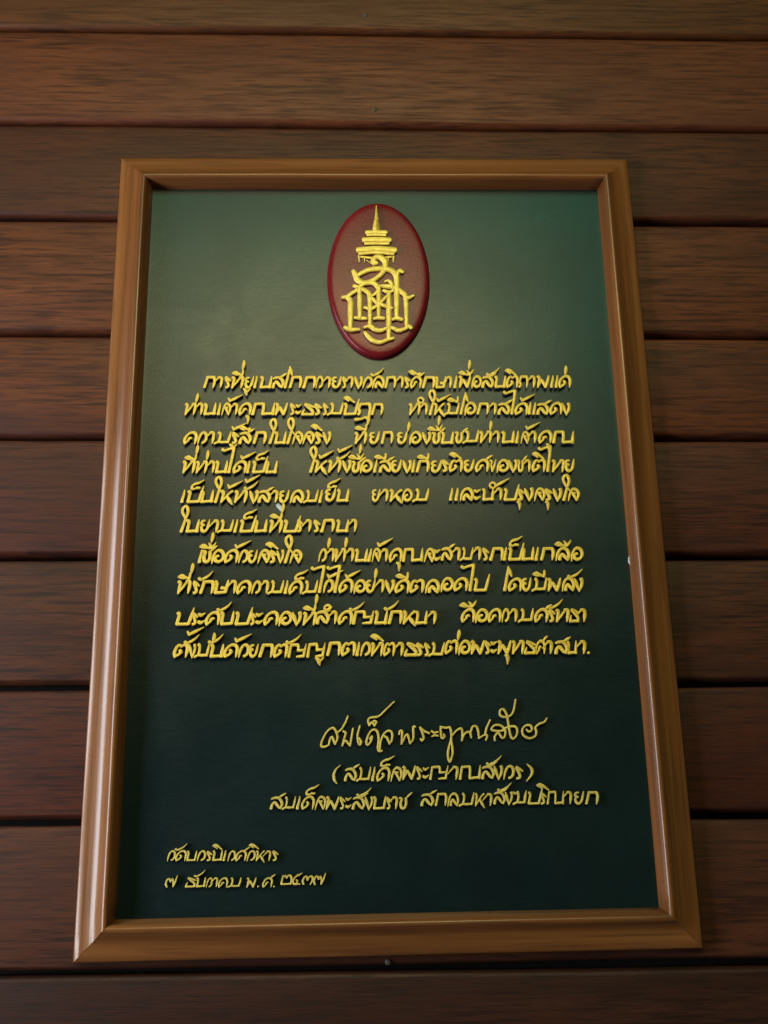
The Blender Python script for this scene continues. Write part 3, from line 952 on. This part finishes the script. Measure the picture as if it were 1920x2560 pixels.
# glyph skeletons: x-height = 100, one list of strokes each; a point is (x, y[, width factor])
GL = {
 'ก': [[(12,8),(24,50),(34,91)],[(34,90),(62,91),(90,91,.95)],[(92,88),(98,66),(94,34),(86,2,.35)]],
 'ถ': [[(12,8,1.3),(18,26,1),(28,62),(36,91)],[(36,90),(62,91),(92,91,.95)],[(94,88),(100,66),(96,34),(88,2,.35)]],
 'ภ': [[(10,8,1.1),(26,24,.9),(18,54,.9),(32,91)],[(32,90),(62,91),(86,91,.95)],[(88,88),(94,66),(90,34),(82,0,.35)]],
 'า': [[(2,44,.5),(20,66,.65),(44,90,.85)],[(42,90),(60,90),(68,74),(64,38),(56,2,.35)]],
 'ร': [[(14,94,.6),(13,78,.95),(28,50),(36,24),(32,10,.9),(14,7,.95)],[(14,92,.6),(34,76,.95),(56,60,.6)]],
 'ท': [[(14,90,1),(24,80),(20,50),(10,3,.7)],[(10,6,.6),(40,44,.8),(72,88,.9)],[(70,90),(88,90),(92,70),(86,34),(78,0,.35)]],
 'น': [[(14,91,1),(23,78),(18,44),(11,9)],[(11,8),(50,10,.9),(84,14,.9)],[(95,97,.35),(90,60,.95),(84,24),(84,9,1.2)]],
 'บ': [[(14,91,1),(23,78),(18,44),(11,9)],[(11,8),(50,8,.9),(88,10,.9)],[(104,97,.35),(98,60,.95),(88,10)]],
 'ป': [[(16,91,1),(25,78),(19,44),(11,9)],[(11,8),(50,8,.9),(90,10,.9)],[(124,128,.4),(110,74,.95),(91,10)]],
 'ม': [[(40,92,1),(50,80),(48,50),(38,18)],[(6,3,.9),(34,15,.8),(66,14,.85),(110,15,.85)],[(134,98,.4),(126,60),(112,14)]],
 'ส': [[(10,7,1.1),(16,34),(32,54),(48,40),(62,18,.9),(78,3,.4)],[(14,80,.8),(34,87,1),(62,86),(82,62),(88,34),(76,8,.8)],[(60,86,.6),(88,104,1),(114,120,.5)]],
 'ว': [[(6,0,.35),(18,50,.85),(34,82),(52,92),(70,80),(74,50),(64,22),(44,8,1)]],
 'ย': [[(36,90,.8),(18,86),(10,68,.9),(32,56,.8)],[(28,58,.7),(12,46,.9),(16,18),(36,6),(58,26),(70,62,.95),(78,98,.4)]],
 'เ': [[(27,97,.5),(22,60,.9),(12,24),(11,8,1.15)]],
 'โ': [[(50,184,.3),(36,110,.95),(18,36),(11,8,1.1)],[(50,180,.4),(60,144,1.15),(70,108,.5)]],
 'ใ': [[(13,7,1.15),(30,62),(44,110,.95),(60,158),(52,198),(36,206),(18,190),(16,160,.9),(36,118,.75),(64,78,.5)]],
 'ไ': [[(-44,192,.9),(-30,180,.9),(6,192,.85),(48,203,.8)],[(48,202),(34,120),(16,34),(12,8,1.1)]],
 'พ': [[(14,92,1),(24,80),(18,44),(8,2,.6)],[(8,4,.6),(26,38,.8),(42,64,.8)],[(40,64,.8),(56,34),(68,4,.8)],[(68,4,.8),(84,50,1),(96,96,.5)]],
 'ธ': [[(28,93,.8),(58,82),(100,66,.45)],[(30,88),(58,62),(86,34),(86,12)],[(86,8),(50,7,.9),(8,6)],[(8,6),(14,28,.8),(22,48,.4)]],
 'ศ': [[(13,4,.8),(9,34),(28,72),(58,92),(82,88),(98,66),(94,34),(86,0,.35)],[(56,50,.9),(42,46,.8),(38,28,.8),(12,4,.7)],[(84,92,.6),(106,112,1),(130,126,.5)]],
 'ค': [[(13,3,.8),(9,34),(28,72),(58,92),(84,90),(98,66),(96,34),(88,0,.35)],[(58,48,.9),(42,46,.8),(38,28,.8),(12,4,.7)]],
 'ด': [[(13,4,.8),(9,34),(28,72),(58,92),(84,90),(99,66),(96,34),(88,0,.35)],[(46,54,.8),(56,42,1),(40,22,1),(12,4,.7)]],
 'ต': [[(13,4,.8),(9,36),(22,72),(38,90,.95),(58,80,.7)],[(56,80,.7),(76,92,1),(94,86),(98,66),(94,34),(86,0,.35)],[(46,52,.85),(54,40,1),(38,22,1),(12,4,.7)]],
 'ณ': [[(13,8,1.2),(20,40),(32,91)],[(32,90),(60,92,.95),(92,92,.95)],[(94,90),(94,56),(88,10)],[(88,8),(126,11,.9),(162,14,.9)],[(178,98,.4),(172,60,.95),(166,9,1.2)]],
 'ญ': [[(13,7,1.2),(20,40),(32,91)],[(32,90),(60,92,.95),(92,92,.95)],[(94,90),(98,72),(94,52)],[(94,52),(118,51,.8),(142,52,.8)],[(168,98,.35),(156,54,.95),(144,10)],[(82,4,.6),(108,7,.85),(144,8,.9)]],
 'อ': [[(50,52,.9),(34,44),(30,22),(50,8),(78,22),(90,54),(76,86),(50,93),(28,74,.9),(14,34,.85),(6,-6,.35)]],
 'ล': [[(6,-2,.35),(18,44,.9),(36,80),(62,94),(88,82),(100,50),(96,22),(90,0,.35)],[(34,8,1.05),(36,28),(52,50,.9),(68,32),(90,4,.7)]],
 'จ': [[(5,-2,.35),(20,46,.85),(38,84),(58,93),(82,78),(88,46),(72,2,.45)],[(40,62,.8),(54,40,.9),(72,4,.7)],[(42,60,.7),(60,60,.8)]],
 'ข': [[(6,92,.8),(26,82),(16,62,.8),(22,28),(24,6,.8)],[(24,6,.8),(48,50),(66,98,.4)]],
 'ช': [[(10,86,.9),(26,80),(16,48),(20,14),(40,8),(56,36),(58,82)],[(56,80,.6),(80,104,1),(104,124,.5)]],
 'ง': [[(5,93,.5),(16,58,1.1),(33,-3,.5)],[(32,0,.5),(52,36),(60,70),(56,90,1.1)]],
 'ห': [[(14,92,1),(24,80),(20,50),(9,3,.7)],[(9,5,.65),(38,40,.8),(66,74,.9),(86,90,1)],[(50,50,.7),(68,20,1.1),(90,-14,.4)]],
 'ษ': [[(14,92,1),(22,80),(18,44),(11,9)],[(11,8),(46,8,.9),(80,11,.9)],[(102,98,.4),(94,60),(80,10)],[(56,44,1),(72,40,.9),(106,60,.6)]],
 'ฎ': [[(13,8,1.2),(22,30,.9),(14,54,.9),(28,91)],[(28,90),(60,92,.95),(96,92,.95)],[(98,90),(102,50),(88,-32)],[(88,-32,.9),(64,-18,.8),(38,-30,.9),(-12,-38,1.2)]],
 'ฆ': [[(14,88,.9),(30,80,.9),(46,92,.9)],[(48,92),(52,60),(40,16)],[(6,3,.9),(34,14,.8),(66,13,.85),(96,14,.85)],[(116,98,.4),(106,60),(96,14)]],
 'ะ': [[(6,84,.7),(22,74,1.1),(48,88,.5)],[(5,26,.9),(22,18,1.15),(46,32,.5)]],
 '.': [[(10,8,1.0),(12,10,1.0)]],
 '(': [[(62,112,.4),(30,84,.8),(14,46),(18,8,.9),(34,-18,.35)]],
 ')': [[(12,112,.35),(44,76,1),(42,36,1),(4,-12,.5)]],
 '๗': [[(18,4,.8),(8,34),(20,74),(42,82),(54,54,.8)],[(54,56,.8),(70,80),(82,52,.9),(80,6,.8)],[(80,6,.8),(102,52,.9),(122,112,.5)]],
 '๓': [[(14,6,.8),(6,38),(20,76),(40,84),(50,48,.8)],[(48,48,.8),(64,78),(88,86),(98,54),(74,4,.6)]],
 '๒': [[(24,94,.5),(16,48,.9),(9,7)],[(9,7),(50,7,.9),(94,8,.9)],[(94,8),(104,50),(96,88)],[(96,90,.9),(74,92,.9),(58,66,.8)],[(60,70,.8),(44,92,.8),(34,80,.7)]],
 '๕': [[(108,116,.4),(78,98,.9),(44,84),(14,52),(12,20),(28,7),(84,7,.7)],[(44,48,.8),(58,38,.8),(54,18,.9),(28,7,.8)],[(46,88,.7),(62,100,.8),(80,96,.6)]],
 '่': [[(14,178,.55),(14,160,1.15),(8,126,1.0),(2,102,.3)]],
 '้': [[(-2,140,.6),(12,118,.9)],[(12,120,.95),(60,144,1.05),(114,172,.3)]],
 'ิ': [[(4,144,.6),(26,150,1.15),(56,136,1.0),(92,106,.5)],[(6,140,.5),(28,132,.8),(46,116,.4)]],
 'ี': [[(2,128,.4),(30,134,1.1),(56,122,.85),(88,108,.8)],[(4,124,.4),(28,116,.6),(52,110,.35)],[(94,150,.7),(92,128,.9),(86,108,.7)]],
 'ึ': [[(2,140,.5),(30,142,1.15),(60,126,.9),(92,112,.7)],[(6,134,.4),(30,124,.8),(52,112,.4)],[(84,122,.8),(98,124,.8)]],
 'ื': [[(2,124,.4),(30,132,1.1),(60,116,.85),(78,110,.7)],[(4,120,.4),(28,114,.6),(52,108,.35)],[(72,148,.4),(88,128,.95),(96,114,1)],[(96,114,.9),(112,128,.9),(126,152,.4)]],
 'ั': [[(4,116,.9),(18,106,.9),(56,122,.95),(84,142,.8),(108,168,.3)]],
 '็': [[(10,112,1),(10,134,.9),(34,152,.9),(64,160,.9),(102,182,.4)],[(12,110,.9),(32,112,.7),(48,122,.8)],[(48,116,.7),(66,118,.9)]],
 'ํ': [[(34,100,.8),(16,108,.8),(12,128,.8),(28,142,.8),(50,138,.8),(56,118,.8),(46,102,.8),(32,100,.8)]],
 'ุ': [[(4,-10,.7),(20,-16,1.1),(22,-42,1.0),(18,-74,.3)]],
 'ู': [[(2,-4,.6),(20,-18,1.1),(26,-38,1.1),(32,-60,.3)],[(28,-34,.9),(44,-18,.9),(60,-2,.4)]],
}
W0 = 12.0                      # half width of the nib in glyph units
MARK = {'่': 'tone_mark', '้': 'tone_mark', '.': 'full_stop', '(': 'bracket', ')': 'bracket'}
VOW = 'าเโใไะิีึืั็ํุู'
K = 0.11                       # mm per glyph unit (x-height 11 mm)
HLET = 4.9                     # letter relief, mm
glyph_mesh = {}
for ch, sts in GL.items():
    nm = MARK.get(ch) or ('vowel_sign' if ch in VOW else ('digit' if ch in '๗๒๕๓' else 'letter'))
    S = [[(p[0] * K, p[1] * K, W0 * K * (p[2] if len(p) > 2 else 1.0)) for p in st] for st in sts]
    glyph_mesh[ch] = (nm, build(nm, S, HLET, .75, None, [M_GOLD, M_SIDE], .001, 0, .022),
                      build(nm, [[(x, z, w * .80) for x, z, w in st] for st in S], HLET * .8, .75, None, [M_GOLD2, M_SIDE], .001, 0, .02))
rl = random.Random(5)
for line in LETTERS.strip().splitlines():
    ch, x, z, sx, sz = line.split()
    x, z, sx, sz = map(float, (x, z, sx, sz))
    nm, me, me2 = glyph_mesh[ch]
    if z < -190: me = me2
    o = bpy.data.objects.new(nm, me); COL.objects.link(o); o.parent = plaque
    o.location = (x * .001, -BH + .0001, z * .001)
    j = lambda a: 1 + rl.uniform(-a, a)
    o.scale = (sx * 1.0 * j(.02), 1 + rl.uniform(-.05, .03), sz * j(.02))
    o.rotation_euler = (0, math.radians(rl.uniform(-1.6, 1.6)), 0)

SW = 0.92
for pc in SIGNATURE:
    S = [[(x, z, SW * (1 if 0 < i < len(st) - 1 or len(st) < 3 else .8)) for i, (x, z) in enumerate(st)] for st in pc]
    ox, oz = pc[0][0]
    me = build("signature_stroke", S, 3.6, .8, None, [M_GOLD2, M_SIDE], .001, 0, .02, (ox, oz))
    o = bpy.data.objects.new("signature_stroke", me); COL.objects.link(o); o.parent = plaque
    o.location = (ox * .001, -BH + .0001, oz * .001)

# ---------------------------------------------------------------- the red oval emblem
ocx, ocz, oa, ob = OVAL
vs, fs = [], []
NS = 96
prof = [(0, 0), (0, 2.2), (.35, 3.8), (1.2, 5.4), (2.6, 6.5), (4.4, 7.0), (6.5, 7.25), (9, 7.42), (14, 7.60), (22, 7.86), (32, 8.05), (42, 8.15)]
for ins, h in prof:
    for k in range(NS):
        t = k * math.tau / NS
        vs.append(((oa - ins) * math.cos(t) * .001, -h * .001, (ob - ins) * math.sin(t) * .001))
for q in range(len(prof) - 1):
    for k in range(NS):
        a = q * NS + k; b = q * NS + (k + 1) % NS
        fs.append((a, b, b + NS, a + NS))
vs.append((0, -.0082, 0)); c = len(vs) - 1
for k in range(NS): fs.append(((len(prof) - 1) * NS + k, (len(prof) - 1) * NS + (k + 1) % NS, c))
emblem = mesh_obj("emblem", vs, fs, M_RED, plaque)
emblem.location = (ocx * .001, -BH + .0001, ocz * .001)
emblem['label'] = "domed crimson oval medallion"
EB = 6.7                      # the marks are let into the dome a little
def emb(name, strokes, hgt, step, bev=.4, crown=.1, mats=None):
    ox, oz = strokes[0][0][:2]
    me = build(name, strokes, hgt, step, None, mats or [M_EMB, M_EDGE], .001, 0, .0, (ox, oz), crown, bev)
    o = bpy.data.objects.new(name, me); COL.objects.link(o); o.parent = emblem
    o.location = ((ox - ocx) * .001, -EB * .001, (oz - ocz) * .001)
    return o
for i, (w, st) in enumerate(MONOGRAM):
    S = [[(x, z, w / 2 * 1.20 * (.72 if k in (0, len(st) - 1) else 1.0)) for k, (x, z) in enumerate(st)]]
    emb("monogram_stroke", S, 4.1 + .07 * (i % 7), .9, .45)
emb("crown_spire", [[(x, z, w / 2) for x, z, w in SPIRE]], 4.4, .6, .5, .25)
for x, z, w in SPIRE[2:6]:
    emb("spire_ring", [[(x - w * .42, z, .45), (x + w * .42, z, .45)]], 5.0, .6)
for i, (w, st) in enumerate(TIERS):
    emb("crown_tier", [[(x, z, w / 2) for x, z in st]], 4.7 - .7 * (i % 2) + .1 * i, 1.2, .35, .06)
for i, (w, st) in enumerate(PENDANTS):
    S = [[(x, z, w / 2 * (1 if k == 0 or i == 6 else .45)) for k, (x, z) in enumerate(st)]]
    emb("crown_pendant" if i != 6 else "crown_band", S, 3.0 if i < 6 else 3.2, .9, .45)

# ---------------------------------------------------------------- small marks
o = mesh_obj("paint_splash", [(-.0042, -.0004, .0052), (-.0008, -.0004, .0042), (.0032, -.0004, .0002), (.0036, -.0004, -.0048), (.0010, -.0004, -.0034), (-.0026, -.0004, .0008), (.0003, -.0010, .0)],
             [(0, 1, 6), (1, 2, 6), (2, 3, 6), (3, 4, 6), (4, 5, 6), (5, 0, 6)], M_WHITE, board)
o.location = (-.0925, -BH, .0084); o['label'] = "small white splash on the green paint"
o = mesh_obj("edge_chip", [(-.0018, -.0004, .0), (0.0006, -.003, .0052), (.0016, -.0055, .0), (.0006, -.003, -.0060), (-.0004, -.001, .0015)],
             [(0, 1, 4), (1, 2, 4), (2, 3, 4), (3, 0, 4)], M_WHITE, board)
o.location = (PW / 2 - RW, 0, -.0436); o['label'] = "pale chip at the foot of the right rail"
